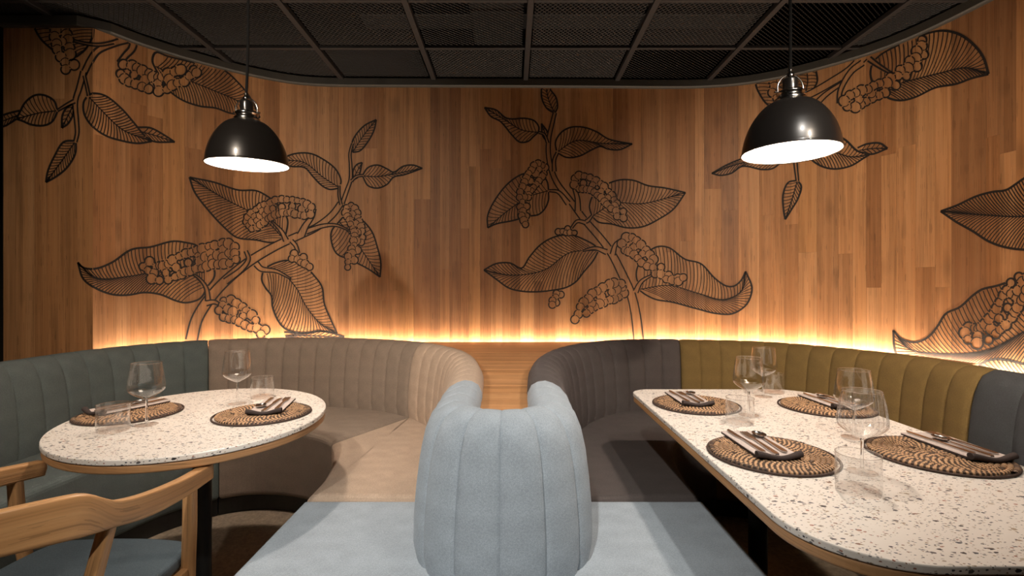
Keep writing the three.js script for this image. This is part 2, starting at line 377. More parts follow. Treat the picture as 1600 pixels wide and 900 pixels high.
const iA = sOn(innerL, -1.55, 2.6), iB = sOn(innerL, -0.887, 2.42), iE = sOn(innerR, 1.07, 2.58), iF = sOn(innerR, 1.46, 1.95);
const gap = 0.0015;
section('banquette_section', 'grey-green channel-tufted bench section beside the flat wooden panel', M.green, 0, S.a - gap, seatPoly(0, S.a - gap, innerL, 0, iA - gap), seatPoly(0, S.a - gap, innerL, 0, iA - gap, 0.06), [true, true], 0.122);
section('banquette_section', 'taupe channel-tufted bench section behind the oval table', M.taupe, S.a + gap, S.b - gap, seatPoly(S.a + gap, S.b - gap, innerL, iA + gap, iB - gap), seatPoly(S.a + gap, S.b - gap, innerL, iA + gap, iB - gap, 0.06), [true, true], 0.104);
section('banquette_section', 'light beige channel-tufted bench section between taupe bench and blue end', M.beige, S.b + gap, S.c - gap, seatPoly(S.b + gap, S.c - gap, innerL, iB + gap, innerL.len), seatPoly(S.b + gap, S.c - gap, innerL, iB + gap, innerL.len, 0.06), [true, true], 0.112);
{ // blue end: backrest wraps round like a bullnose, one seat runs round it
  const p = [];
  for (let i = 0; i <= 24; i++) { const v = crestAt(lerp(S.c + gap, S.d - gap, i / 24), 0.0, 0); p.push([v.x, Math.min(-v.z, 1.773)]); }   // outline runs inside the backrest
  p.push([0.69, 1.773], [0.69, 1.3], [0.675, 1.08], [0.62, 0.93], [0.50, 0.82], [0.34, 0.77], [-0.03, 0.755], [-0.40, 0.77], [-0.56, 0.82], [-0.68, 0.93], [-0.735, 1.08], [-0.75, 1.3], [-0.75, 1.773]);
  section('banquette_section', 'light blue rounded bench end wrapping the front of the partition', M.blue, S.c + gap, S.d - gap, p, p.map(([x, d]) => [-0.03 + (x + 0.03) * 0.92, 1.773 + (d - 1.773) * 0.94]), [true, true], 0.118, true);
}
section('banquette_section', 'charcoal channel-tufted bench section between blue end and olive bench', M.charcoal, S.d + gap, S.e - gap, seatPoly(S.d + gap, S.e - gap, innerR, 0, iE - gap), seatPoly(S.d + gap, S.e - gap, innerR, 0, iE - gap, 0.06), [true, true], 0.112);
section('banquette_section', 'olive channel-tufted bench section along the long table', M.olive, S.e + gap, S.f - gap, seatPoly(S.e + gap, S.f - gap, innerR, iE + gap, iF - gap), seatPoly(S.e + gap, S.f - gap, innerR, iE + gap, iF - gap, 0.06), [true, true], 0.118);
section('banquette_section', 'dark slate bench section next to the olive bench', M.slate, S.f + gap, crest.len, seatPoly(S.f + gap, crest.len, innerR, iF + gap, innerR.len), seatPoly(S.f + gap, crest.len, innerR, iF + gap, innerR.len, 0.06), [true, true], 0.2);

// ------------------------------------------------------------------ wooden ledge between benches and wall, light strip in its groove
const LEDGE = 0.83;
{
  const g = structure('trim_2', 'built-in wooden ledge filling the gap between the booths and the wall', 'ledge'); g.position.copy(V(0, 0, 3.2));
  const off = V(0, 0, 3.2).multiplyScalar(-1);
  const rear = [];
  const w0 = sOn(wallFine, -2.2, 3.07), w1 = sOn(wallFine, 2.45, 2.55);
  for (let i = 0; i <= 90; i++) { const p = wallFine.at(lerp(w0, w1, i / 90)); rear.push([p.x + p.td * 0.05, p.d - p.tx * 0.05]); }
  const front = (s) => { const v = crestAt(s, -0.05, 0); return [v.x, -v.z]; };
  const k0 = nearS(-2.14, 2.95), k1 = nearS(-0.50, 2.96), k2 = nearS(0.42, 2.96), k3 = nearS(1.985, 2.36);
  for (let i = 0; i <= 30; i++) rear.push(front(lerp(k3, k2, i / 30)));
  for (let i = 0; i <= 30; i++) rear.push(front(lerp(k1, k0, i / 30)));
  const top = (poly, mat, nm) => {
    const e = extrude(poly, 0.0, LEDGE, 0.001, 1), p = e.attributes.position, u = e.attributes.uv, o = rnd(), o2 = rnd();
    for (let i = 0; i < p.count; i++) u.setXY(i, p.getZ(i) + o, p.getX(i) + o2);
    const m = mesh(nm, e, mat, g); m.position.copy(off);
  };
  top(rear, M.ledge[0], 'rear_board');
  const limX = (d, side) => { const a = side < 0 ? nearS(-0.50, 2.96) : nearS(0.42, 2.96), b = side < 0 ? nearS(-0.152, 1.462) : nearS(0.1, 1.462); let best = 0, bd = 9; for (let i = 0; i <= 200; i++) { const q = front(lerp(a, b, i / 200)); if (Math.abs(q[1] - d) < bd) { bd = Math.abs(q[1] - d); best = q[0]; } } return best; };
  let d = 1.45, k = 0; const edgeD = (front(k1)[1] + front(k2)[1]) / 2 - 0.002;
  while (d < edgeD - 0.01) {
    let e = Math.min(d + [0.12, 0.15, 0.11, 0.14][k % 4], edgeD); if (edgeD - e < 0.05) e = edgeD;
    const L = [], R = []; for (let i = 0; i <= 5; i++) { const q = lerp(d + 0.0012, e - 0.0012, i / 5); L.push([limX(q, -1), q]); R.push([limX(q, 1), q]); }
    top([...R, ...L.reverse()], M.ledge[(k * 2 + 1) % 3], 'board'); d = e; k++;
  }
  // strip light in the groove along the foot of the wall
  const s = group('light_strip', 'warm glowing light strip tucked behind the benches along the wall', 'light strip', V(0, 0.775, 3.59));
  const n = 26, q0 = sOn(wallFine, -2.36, 2.80), q1 = sOn(wallFine, 2.52, 1.5), rowsC = [], rowsL = [];
  for (let i = 0; i <= n * 3; i++) {
    const p = wallFine.at(lerp(q0, q1, i / (n * 3))), at = (o, y) => V(p.x + p.td * o, y, p.d - p.tx * o).sub(s.position);
    rowsC.push([at(0.004, 0.70), at(0.046, 0.70), at(0.046, 0.790), at(0.004, 0.790)]);
    rowsL.push([at(0.012, 0.790), at(0.036, 0.790), at(0.036, 0.797), at(0.012, 0.797)]);
  }
  mesh('channel', gridGeo(rowsC, false, true), M.blackMetal, s);
  mesh('diode_tape', gridGeo(rowsL, false, true), M.led, s);
  for (let i = 0; i < n; i++) {
    const a = wallFine.at(lerp(q0, q1, i / n)), b = wallFine.at(lerp(q0, q1, (i + 1) / n)), len = Math.hypot(b.x - a.x, b.d - a.d);
    const l = new THREE.RectAreaLight(LED.color, LED.nits, len * 0.98, 0.018);
    const tx = (b.x - a.x) / len, td = (b.d - a.d) / len;
    l.position.copy(V((a.x + b.x) / 2 + td * 0.024, 0.801, (a.d + b.d) / 2 - tx * 0.024));
    // width along the strip, light leaving upward: the light's -z axis points up
    const X = new THREE.Vector3(tx, 0, -td), Z = new THREE.Vector3(0, -1, 0), Y = new THREE.Vector3().crossVectors(Z, X);
    l.quaternion.setFromRotationMatrix(new THREE.Matrix4().makeBasis(X, Y, Z));
    l.name = 'strip_light'; scene.add(l);
  }
}
// ------------------------------------------------------------------ painted line mural on the planks
{
  const mural = polyline([...panelLine.pts, ...wallLine.pts.slice(1)]);
  const hit = (px, py) => {                                                // measured sight line -> place on the wall (run, height)
    const k = (px - 800) / FOC;
    for (let i = 0; i < mural.pts.length - 1; i++) {
      const [x0, d0] = mural.pts[i], [x1, d1] = mural.pts[i + 1], a = x0 - k * d0, b = x1 - k * d1;
      if (a <= 0 && b >= 0 || a >= 0 && b <= 0) { const t = a / (a - b || 1e-9), d = lerp(d0, d1, t); return [lerp(mural.L[i], mural.L[i + 1], t), EYE - (py - 450) * d / FOC]; }
    }
    return null;
  };
  const surf = (s, y) => { const p = mural.at(s); return V(p.x + p.td * 0.0016, y, p.d - p.tx * 0.0016); };
  const walk = (pts, n) => {                                               // smooth, then even steps
    const f = smooth(pts, 60), L = [0]; for (let i = 1; i < f.length; i++) L.push(L[i - 1] + Math.hypot(f[i][0] - f[i - 1][0], f[i][1] - f[i - 1][1]));
    const at = (t) => { const s = Math.max(0, Math.min(1, t)) * L[L.length - 1]; let i = 0; while (i < L.length - 2 && L[i + 1] < s) i++; const u = (s - L[i]) / (L[i + 1] - L[i] || 1); return [lerp(f[i][0], f[i + 1][0], u), lerp(f[i][1], f[i + 1][1], u)]; };
    at.len = L[L.length - 1]; return at;
  };
  const list = (at, n) => Array.from({ length: n + 1 }, (_, i) => at(i / n));
  const inPoly = (p, poly) => { let r = false; for (let i = 0, j = poly.length - 1; i < poly.length; j = i++) { const a = poly[i], b = poly[j]; if ((a[1] > p[1]) !== (b[1] > p[1]) && p[0] < (b[0] - a[0]) * (p[1] - a[1]) / (b[1] - a[1]) + a[0]) r = !r; } return r; };
  const OUT = 0.0118, VEIN = 0.0050, FINE = 0.007;
  const leaf = (A, B, Mid, gapv = 5.4, lead = 0.2) => {
    const a = walk(A), b = walk(B), m = walk(Mid), lines = [];
    lines.push({ p: list(a, 60), w: OUT }, { p: list(b, 60), w: OUT }, { p: list(m, 40), w: FINE });
    const n = Math.max(4, Math.round(m.len / gapv));
    for (const side of [a, b]) for (let i = 0; i < n; i++) {
      const t = (i + 0.5) / n, p = m(t), q = side(Math.min(0.995, t + lead * (1 - t * 0.6))), dx = q[0] - p[0], dy = q[1] - p[1], dir = m(Math.min(1, t + 0.08)), ex = dir[0] - p[0], ey = dir[1] - p[1], el = Math.hypot(ex, ey) || 1, l = Math.hypot(dx, dy);
      if (l < 3) continue;
      const c = [p[0] + dx * 0.5 + ex / el * l * 0.13, p[1] + dy * 0.5 + ey / el * l * 0.13], pts = [];
      for (let k = 0; k <= 8; k++) { const u = k / 8 * (0.97 + 0.03 * ((i * 7) % 3) / 2); pts.push([(1 - u) * (1 - u) * p[0] + 2 * u * (1 - u) * c[0] + u * u * q[0], (1 - u) * (1 - u) * p[1] + 2 * u * (1 - u) * c[1] + u * u * q[1]]); }
      lines.push({ p: pts, w: VEIN });
    }
    return { kind: 'painted_leaf', lines, poly: [...list(a, 40), ...list(b, 40).reverse()] };
  };
  const stem = (pts, w0, w1) => {
    const m = walk(pts), n = 50, L = [], R = [];
    for (let i = 0; i <= n; i++) { const t = i / n, p = m(t), a = m(t - 0.02), b = m(t + 0.02), dx = b[0] - a[0], dy = b[1] - a[1], q = Math.hypot(dx, dy) || 1, w = lerp(w0, w1, t) / 2; L.push([p[0] - dy / q * w, p[1] + dx / q * w]); R.push([p[0] + dy / q * w, p[1] - dx / q * w]); }
    return { kind: 'painted_stem', lines: [{ p: L, w: 0.0095 }, { p: R, w: 0.0095 }], poly: [...L, ...R.slice().reverse()] };
  };
  const berries = (pts, w0, w1, r) => {
    const m = walk(pts), cs = []; let s = 0, row = 0;
    while (s <= m.len + 0.1) {
      const t = s / m.len, p = m(t), a = m(t - 0.03), b = m(t + 0.03), dx = b[0] - a[0], dy = b[1] - a[1], q = Math.hypot(dx, dy) || 1, hw = lerp(w0, w1, t) / 2 * 1.3 * (t < 0.06 || t > 0.94 ? 0.7 : 1) - r * 0.85;
      const n = Math.max(1, Math.round(2 * Math.max(hw, 0) / (r * 1.45)) + (row % 2 ? 0 : 1));
      for (let k = 0; k < n; k++) { const o = n === 1 ? (row % 2 ? 0.35 : -0.35) * hw : lerp(-hw, hw, k / (n - 1)); cs.push([p[0] - dy / q * o + rr(-1, 1) * r * 0.18, p[1] + dx / q * o + rr(-1, 1) * r * 0.18, r * rr(0.82, 1.14)]); }
      s += r * 1.28; row++;
    }
    const lines = [];
    cs.forEach((c, i) => {
      const pts = []; for (let k = 0; k <= 22; k++) { const an = k / 22 * 2 * Math.PI; pts.push([c[0] + Math.cos(an) * c[2], c[1] + Math.sin(an) * c[2]]); }
      const over = cs.slice(i + 1), under = cs.slice(0, i), within = (list, q) => list.some(o => Math.hypot(q[0] - o[0], q[1] - o[1]) < o[2] - 0.2);
      lines.push({ p: pts, w: 0.0095, hide: (q) => within(over, q) || within(under, q) });
      lines.push({ p: pts, w: 0.0055, hide: (q) => within(over, q) || !within(under, q) });
    });
    return { kind: 'painted_berries', lines, circles: cs };
  };
  const covers = (it, q) => it.circles ? it.circles.some(c => Math.hypot(q[0] - c[0], q[1] - c[1]) < c[2] - 0.3) : inPoly(q, it.poly);
  function ribbons(item, later) {
    const pos = [], nor = [];
    for (const ln of item.lines) {
      const fine = []; for (let i = 0; i < ln.p.length - 1; i++) { const a = ln.p[i], b = ln.p[i + 1], n = Math.max(1, Math.ceil(Math.hypot(b[0] - a[0], b[1] - a[1]) / 3.2)); for (let k = 0; k < n; k++) fine.push([lerp(a[0], b[0], k / n), lerp(a[1], b[1], k / n)]); }
      fine.push(ln.p[ln.p.length - 1]);
      let run = [];
      const flush = () => {
        if (run.length > 1) {
          const L = [], R = [];
          run.forEach((p, i) => { const a = run[Math.max(0, i - 1)], b = run[Math.min(run.length - 1, i + 1)], dx = b[0] - a[0], dy = b[1] - a[1], q = Math.hypot(dx, dy) || 1, h = ln.w / 2; L.push(surf(p[0] - dy / q * h, p[1] + dx / q * h)); R.push(surf(p[0] + dy / q * h, p[1] - dx / q * h)); });
          for (let i = 0; i < run.length - 1; i++) for (const v of [L[i], R[i], R[i + 1], L[i], R[i + 1], L[i + 1]]) pos.push(v.x, v.y, v.z);
        }
        run = [];
      };
      for (const q of fine) {
        const hid = (ln.hide && ln.hide(q)) || later.some(o => covers(o, q)), w = hid ? null : hit(q[0], q[1]);
        if (!w || w[1] > WALLTOP - 0.002) flush(); else run.push(w);
      }
      flush();
    }
    if (!pos.length) return null;
    const g = new THREE.BufferGeometry(); g.setAttribute('position', new THREE.Float32BufferAttribute(pos, 3)); g.computeVertexNormals();
    return g;
  }
  function sprig(items) {
    const g = new THREE.Group(); g.name = 'painted_branch'; wallBack.add(g);
    items.forEach((it, i) => { const geo = ribbons(it, items.slice(i + 1)); if (geo) { const m = mesh(it.kind, geo, M.ink, g); m.castShadow = false; } });
  }
  // branch over the flat panel
  sprig([
    leaf([[120, 89], [97, 90], [85, 80], [65, 62], [54, 43], [50, 30]], [[120, 89], [133, 78], [143, 62], [146, 43], [146, 30]], [[120, 89], [112, 70], [100, 50], [95, 30]]),
    leaf([[90, 172], [85, 158], [70, 149], [55, 149], [40, 160], [31, 176], [26, 186]], [[90, 175], [82, 190], [70, 196], [50, 195], [35, 189], [26, 186]], [[90, 173], [60, 177], [26, 186]]),
    leaf([[31, 173], [18, 176], [6, 180], [-2, 186]], [[26, 186], [17, 192], [8, 197], [-2, 199]], [[29, 180], [16, 185], [-2, 192]], 6),
    leaf([[115, 162], [105, 168], [98, 180], [97, 200]], [[115, 162], [114, 180], [106, 194], [97, 200]], [[115, 164], [106, 182], [97, 200]], 7),
    leaf([[137, 148], [148, 146], [165, 150], [190, 170], [210, 193], [224, 210], [237, 221]], [[137, 150], [131, 160], [132, 178], [145, 198], [165, 212], [190, 220], [215, 224], [237, 221]], [[138, 150], [160, 174], [192, 203], [237, 221]]),
    leaf([[216, 199], [235, 200], [258, 212], [273, 222]], [[228, 214], [240, 221], [273, 222]], [[221, 206], [243, 212], [273, 222]], 7),
    leaf([[118, 220], [100, 222], [85, 245], [75, 268], [72, 285]], [[119, 222], [118, 240], [105, 262], [88, 276], [72, 285]], [[118, 221], [98, 250], [72, 285]]),
    stem([[130, 118], [140, 97], [152, 80], [178, 68], [208, 60]], 9, 10), stem([[104, 60], [128, 67], [155, 70], [178, 66]], 3, 5),
    stem([[131, 112], [124, 138], [118, 158], [120, 190], [121, 208], [118, 222]], 9, 5), stem([[132, 118], [136, 135], [139, 150]], 4, 4), stem([[117, 158], [105, 164], [90, 173]], 6, 3),
    berries([[93, 46], [98, 70], [104, 92], [114, 112]], 27, 20, 8),
  ]);
  // branch under the ceiling by the lamp
  sprig([
    leaf([[243, 108], [238, 95], [243, 82], [262, 88], [320, 102], [350, 110], [370, 127], [387, 147], [399, 168], [406, 184]], [[243, 108], [260, 137], [282, 155], [312, 166], [337, 169], [360, 177], [406, 184]], [[243, 104], [275, 118], [330, 140], [375, 160], [406, 184]]),
    stem([[186, 99], [196, 87], [206, 76], [210, 60]], 8, 12),
    berries([[190, 108], [215, 120], [245, 131], [272, 122], [308, 111]], 31, 22, 8),
  ]);
  // large branch over the oval table
  sprig([
    leaf([[444, 374], [448, 360], [449, 342], [431, 317], [415, 305], [400, 298], [372, 297], [335, 285], [296, 277]], [[444, 374], [425, 379], [400, 375], [370, 371], [350, 355], [325, 328], [304, 300], [296, 277]], [[444, 374], [415, 345], [350, 310], [296, 277]]),
    leaf([[322, 450], [335, 432], [332, 413], [310, 385], [290, 379], [270, 377], [235, 386], [205, 390], [175, 410], [148, 420], [130, 418], [122, 410]], [[322, 450], [318, 460], [310, 468], [290, 473], [275, 470], [250, 460], [225, 457], [200, 461], [175, 460], [147, 449], [130, 435], [122, 410]], [[322, 450], [297, 428], [250, 424], [200, 432], [150, 434], [122, 410]]),
    leaf([[412, 420], [430, 411], [450, 407], [475, 415], [492, 432], [503, 448], [507, 475], [515, 495], [527, 521]], [[412, 420], [409, 437], [415, 450], [424, 462], [426, 480], [437, 505], [450, 516], [475, 520], [500, 517], [527, 521]], [[412, 420], [440, 427], [463, 450], [478, 478], [500, 505], [527, 521]]),
    leaf([[444, 519], [475, 521], [505, 518], [538, 526]], [[446, 526], [475, 530], [538, 530]], [[445, 524], [490, 525], [538, 528]], 8),
    leaf([[530, 346], [540, 337], [560, 340], [580, 360], [590, 387], [595, 410], [594, 433]], [[530, 346], [518, 362], [519, 382], [527, 397], [545, 405], [575, 420], [594, 433]], [[530, 346], [553, 374], [575, 405], [594, 433]]),
    leaf([[530, 294], [533, 283], [525, 265], [505, 249], [485, 240], [462, 240], [441, 247]], [[530, 294], [515, 296], [503, 290], [490, 277], [476, 262], [455, 260], [441, 255]], [[530, 293], [505, 277], [475, 254], [441, 250]]),
    leaf([[566, 275], [575, 262], [590, 258], [605, 264], [615, 269], [630, 260], [645, 258], [660, 263]], [[567, 276], [575, 290], [590, 294], [605, 288], [615, 277], [632, 273], [660, 263]], [[566, 275], [590, 276], [615, 272], [660, 263]]),
    leaf([[551, 280], [552, 266], [558, 257], [566, 254]], [[551, 282], [560, 276], [566, 254]], [[551, 281], [558, 268], [566, 254]], 7),
    leaf([[551, 238], [550, 224], [556, 211], [570, 196], [588, 187]], [[551, 238], [562, 236], [576, 220], [585, 202], [588, 187]], [[551, 238], [568, 212], [588, 187]]),
    stem([[299, 532], [307, 500], [322, 474], [345, 446], [385, 412], [430, 385], [472, 366], [495, 355], [520, 335], [535, 314]], 18, 9),
    stem([[535, 318], [542, 298], [548, 280], [548, 258], [547, 240], [551, 224]], 6, 3), stem([[533, 320], [530, 306], [530, 290]], 4, 3), stem([[549, 283], [557, 276], [567, 274]], 4, 3),
    stem([[478, 362], [505, 353], [525, 352], [548, 361]], 8, 2), stem([[455, 376], [462, 384], [466, 396]], 6, 5), stem([[447, 376], [440, 362], [424, 345]], 8, 2), stem([[470, 368], [478, 352], [488, 338], [492, 326]], 12, 4),
    stem([[325, 470], [322, 450], [312, 436], [298, 426]], 8, 2), stem([[352, 440], [378, 420], [388, 405], [384, 392]], 10, 5), stem([[400, 412], [408, 420], [432, 424], [455, 436]], 9, 2), stem([[322, 474], [335, 472], [346, 478]], 8, 4),
    berries([[388, 352], [402, 340], [422, 327], [448, 322], [472, 326], [488, 330]], 26, 22, 6),
    berries([[228, 413], [238, 425], [258, 427], [285, 413], [315, 404], [345, 397], [376, 396]], 26, 34, 7.4),
    berries([[347, 478], [372, 490], [396, 506], [416, 522]], 34, 16, 7.4),
    berries([[545, 322], [554, 345], [560, 366], [555, 388], [548, 405], [541, 421]], 20, 14, 5.6),
    berries([[458, 400], [470, 405], [484, 419]], 20, 8, 6),
  ]);
  // tall branch over the middle of the wall
  sprig([
    leaf([[867, 177], [855, 170], [847, 155], [846, 140], [850, 120]], [[867, 177], [871, 168], [869, 153], [860, 140], [850, 120]], [[867, 177], [858, 158], [850, 120]]),
    leaf([[841, 207], [842, 199], [835, 189], [820, 185], [800, 186], [790, 184], [775, 172], [757, 168]], [[841, 207], [834, 213], [825, 221], [812, 222], [800, 211], [782, 190], [767, 182], [757, 168]], [[841, 207], [815, 203], [790, 188], [757, 168]]),
    leaf([[855, 222], [848, 212], [846, 193]], [[855, 222], [856, 208], [846, 193]], [[855, 222], [851, 207], [846, 193]], 7),
    leaf([[870, 238], [868, 222], [877, 207], [892, 199], [912, 199], [932, 206], [950, 217], [970, 222], [988, 225]], [[870, 238], [885, 246], [905, 244], [925, 234], [938, 229], [950, 233], [968, 234], [988, 225]], [[870, 238], [900, 220], [940, 224], [988, 225]]),
    leaf([[857, 297], [855, 284], [845, 272], [820, 271], [797, 284], [775, 310], [762, 337], [762, 356]], [[857, 300], [857, 312], [852, 325], [842, 335], [827, 338], [800, 345], [775, 350], [762, 356]], [[857, 298], [825, 308], [790, 332], [762, 356]]),
    leaf([[925, 338], [921, 322], [930, 300], [950, 287], [970, 281], [990, 282], [1012, 290], [1040, 294], [1071, 301]], [[925, 338], [935, 347], [955, 350], [980, 356], [1005, 354], [1030, 342], [1052, 327], [1071, 301]], [[925, 338], [960, 318], [1005, 318], [1071, 301]]),
    leaf([[935, 390], [930, 384], [912, 374], [892, 367], [867, 370], [845, 382], [827, 402], [815, 419], [797, 411], [775, 412], [756, 422]], [[935, 392], [927, 407], [912, 425], [900, 440], [885, 449], [860, 454], [837, 456], [815, 455], [795, 450], [775, 436], [756, 422]], [[935, 391], [890, 395], [850, 422], [800, 430], [756, 422]]),
    leaf([[1000, 452], [994, 428], [1002, 405], [1025, 386], [1045, 387], [1070, 405], [1095, 412], [1117, 435], [1135, 447], [1147, 447], [1158, 438], [1165, 424]], [[1000, 454], [1008, 460], [1025, 468], [1050, 472], [1087, 482], [1120, 490], [1145, 490], [1167, 475], [1175, 450], [1165, 424]], [[1000, 452], [1045, 446], [1090, 458], [1130, 468], [1158, 455], [1165, 424]]),
    stem([[867, 176], [862, 196], [857, 220], [858, 250], [868, 282], [890, 312], [912, 342], [938, 372], [955, 395], [972, 428], [986, 460], [993, 490], [998, 532]], 5, 15),
    stem([[842, 207], [850, 210], [856, 224]], 3, 4), stem([[871, 238], [866, 250], [866, 268]], 4, 6), stem([[858, 298], [872, 300], [888, 318]], 3, 8), stem([[926, 336], [918, 345], [915, 346]], 3, 6), stem([[896, 290], [902, 310], [903, 330]], 5, 9),
    stem([[910, 392], [930, 388], [948, 394]], 2, 8), stem([[972, 374], [962, 382], [957, 398]], 4, 8), stem([[1022, 428], [1002, 440], [993, 456]], 2, 8), stem([[893, 356], [902, 346], [915, 348]], 3, 6),
    berries([[846, 259], [831, 281], [820, 302], [818, 326], [820, 352]], 24, 12, 5.6),
    berries([[897, 284], [920, 287], [940, 299], [960, 322], [977, 343]], 24, 16, 6),
    berries([[974, 376], [992, 388], [1012, 406], [1030, 424], [1050, 437], [1073, 431]], 28, 12, 7),
    berries([[972, 450], [945, 460], [920, 476], [898, 500]], 30, 17, 7),
    berries([[873, 362], [884, 360], [899, 364]], 12, 12, 5), berries([[873, 459], [868, 468], [862, 477]], 18, 9, 5.4),
  ]);
  // branch behind the lamp on the far curve
  sprig([
    leaf([[1216, 168], [1200, 164], [1187, 147], [1181, 132], [1182, 100]], [[1216, 168], [1232, 150], [1236, 120], [1225, 100]], [[1216, 168], [1212, 140], [1210, 100]]),
    leaf([[1258, 148], [1270, 140], [1277, 127], [1275, 110]], [[1258, 148], [1247, 135], [1245, 110]], [[1258, 148], [1262, 128], [1260, 105]]),
    leaf([[1372, 140], [1361, 122], [1362, 103], [1372, 89], [1405, 70], [1450, 52], [1475, 48], [1500, 54], [1522, 70], [1537, 90], [1545, 116]], [[1372, 142], [1388, 153], [1407, 157], [1430, 152], [1462, 137], [1495, 131], [1520, 122], [1545, 116]], [[1372, 141], [1415, 128], [1470, 114], [1510, 106], [1545, 116]]),
    leaf([[1222, 250], [1195, 238], [1165, 246], [1137, 257], [1112, 271]], [[1222, 252], [1208, 263], [1192, 265], [1160, 260], [1142, 271], [1125, 274], [1112, 271]], [[1222, 251], [1190, 252], [1155, 256], [1112, 271]]),
    leaf([[1262, 240], [1280, 215], [1302, 211], [1320, 218], [1340, 236], [1360, 241]], [[1262, 244], [1275, 255], [1290, 262], [1307, 264], [1330, 259], [1350, 247], [1360, 241]], [[1262, 242], [1295, 236], [1330, 245], [1360, 241]]),
    leaf([[1340, 231], [1355, 225], [1375, 224], [1387, 232]], [[1346, 238], [1362, 241], [1387, 232]], [[1343, 235], [1365, 232], [1387, 232]], 7),
    leaf([[1246, 282], [1232, 285], [1224, 302], [1224, 325], [1227, 343]], [[1246, 282], [1252, 291], [1247, 310], [1237, 327], [1227, 343]], [[1246, 282], [1238, 310], [1227, 343]]),
    stem([[1243, 200], [1242, 240], [1246, 283]], 7, 4), stem([[1246, 156], [1272, 144], [1300, 128], [1328, 110], [1350, 88]], 10, 13), stem([[1272, 166], [1290, 148], [1316, 130]], 9, 5), stem([[1311, 162], [1313, 142], [1330, 112], [1348, 98]], 6, 9), stem([[1358, 92], [1372, 102], [1395, 116]], 8, 3),
    berries([[1442, 63], [1437, 86], [1421, 106], [1400, 124], [1372, 141], [1342, 154], [1314, 165]], 18, 27, 8),
    berries([[1212, 126], [1213, 142], [1216, 160]], 22, 16, 7),
  ]);
  // leaves at the open end of the far curve
  sprig([
    leaf([[1690, 262], [1640, 260], [1600, 279], [1587, 288], [1572, 297], [1550, 300], [1525, 307], [1495, 321], [1470, 330]], [[1690, 360], [1640, 388], [1600, 390], [1570, 386], [1545, 377], [1520, 361], [1495, 347], [1470, 330]], [[1690, 310], [1640, 330], [1600, 338], [1540, 336], [1470, 330]]),
    leaf([[1690, 470], [1640, 425], [1600, 432], [1560, 446], [1535, 452], [1520, 462], [1500, 480], [1478, 490], [1465, 510], [1450, 527], [1430, 535], [1408, 529], [1396, 516]], [[1690, 590], [1640, 590], [1570, 588], [1500, 580], [1440, 572], [1405, 560], [1398, 545], [1396, 516]], [[1690, 500], [1620, 510], [1540, 548], [1460, 552], [1420, 545], [1396, 516]], 7),
    leaf([[1690, 590], [1640, 575], [1600, 569], [1575, 563], [1550, 562], [1527, 571]], [[1690, 620], [1600, 605], [1527, 571]], [[1690, 605], [1600, 590], [1527, 571]], 8),
    berries([[1510, 515], [1531, 525], [1551, 511], [1566, 494], [1577, 474], [1592, 453], [1612, 440]], 26, 38, 8.5),
  ]);
}
// ------------------------------------------------------------------ tables
const TOP = 0.75;
function tableTop(g, poly) {
  const t = extrude(poly, TOP - 0.016, TOP, 0.003, 2), w = extrude(shrink(poly, 0.003), TOP - 0.042, TOP - 0.0165, 0.006, 3);
  mesh('terrazzo_top', t, M.terrazzo, g);
  const p = w.attributes.position, u = w.attributes.uv, n = w.attributes.normal;
  for (let i = 0; i < p.count; i++) u.setXY(i, p.getY(i) + p.getX(i) * 0.1, p.getX(i) + p.getZ(i));
  mesh('wood_edge', w, M.edge, g);
}
function pedestal(g, x, d, r, plate) {
  mesh('column', new THREE.CylinderGeometry(r, r, TOP - 0.042 - 0.014, 28).translate(x, (TOP - 0.042 + 0.014) / 2, -d), M.blackMetal, g);
  mesh('base_plate', lathe([[0, 0], [plate, 0], [plate, 0.008], [plate - 0.006, 0.014], [r + 0.004, 0.016], [0, 0.016]], 44).translate(x, 0, -d), M.blackMetal, g);
}
{
  const g = group('oval_table', 'oval terrazzo-topped table with wooden edge on a black column', 'table', V(0, 0, 0)), C = [-1.149, 1.828], poly = [];
  for (let i = 0; i < 96; i++) { const a = i / 96 * 2 * Math.PI, u = 0.495 * Math.cos(a), v = 0.429 * Math.sin(a); poly.push([C[0] + u * -0.413 + v * 0.911, C[1] + u * 0.911 + v * 0.413]); }
  tableTop(g, poly); pedestal(g, C[0], C[1], 0.031, 0.23);
  g.children.forEach(c => c.position.set(-C[0], 0, C[1])); g.position.copy(V(C[0], 0, C[1]));
}
{
  const g = group('long_table', 'long terrazzo-topped table with rounded corners and wooden edge', 'table', V(0, 0, 0)), poly = [];
  const x0 = 0.543, x1 = 1.352, d0 = 0.832, d1 = 2.29;
  for (const [cx, cd, r, a0] of [[x1, d1, 0.15, 0], [x0, d1, 0.09, 0.5], [x0, d0, 0.2, 1], [x1, d0, 0.2, 1.5]]) {
    const sx = a0 === 0 || a0 === 1.5 ? -1 : 1, sd = a0 < 1 ? -1 : 1;
    for (let i = 0; i <= 14; i++) { const a = (a0 + i / 14 * 0.5) * Math.PI; poly.push([cx + sx * r + r * Math.cos(a), cd + sd * r + r * Math.sin(a)]); }
  }
  tableTop(g, poly); pedestal(g, 0.948, 1.90, 0.034, 0.21); pedestal(g, 0.948, 1.24, 0.034, 0.21);
  g.children.forEach(c => c.position.set(-0.948, 0, 1.55)); g.position.copy(V(0.948, 0, 1.55));
}

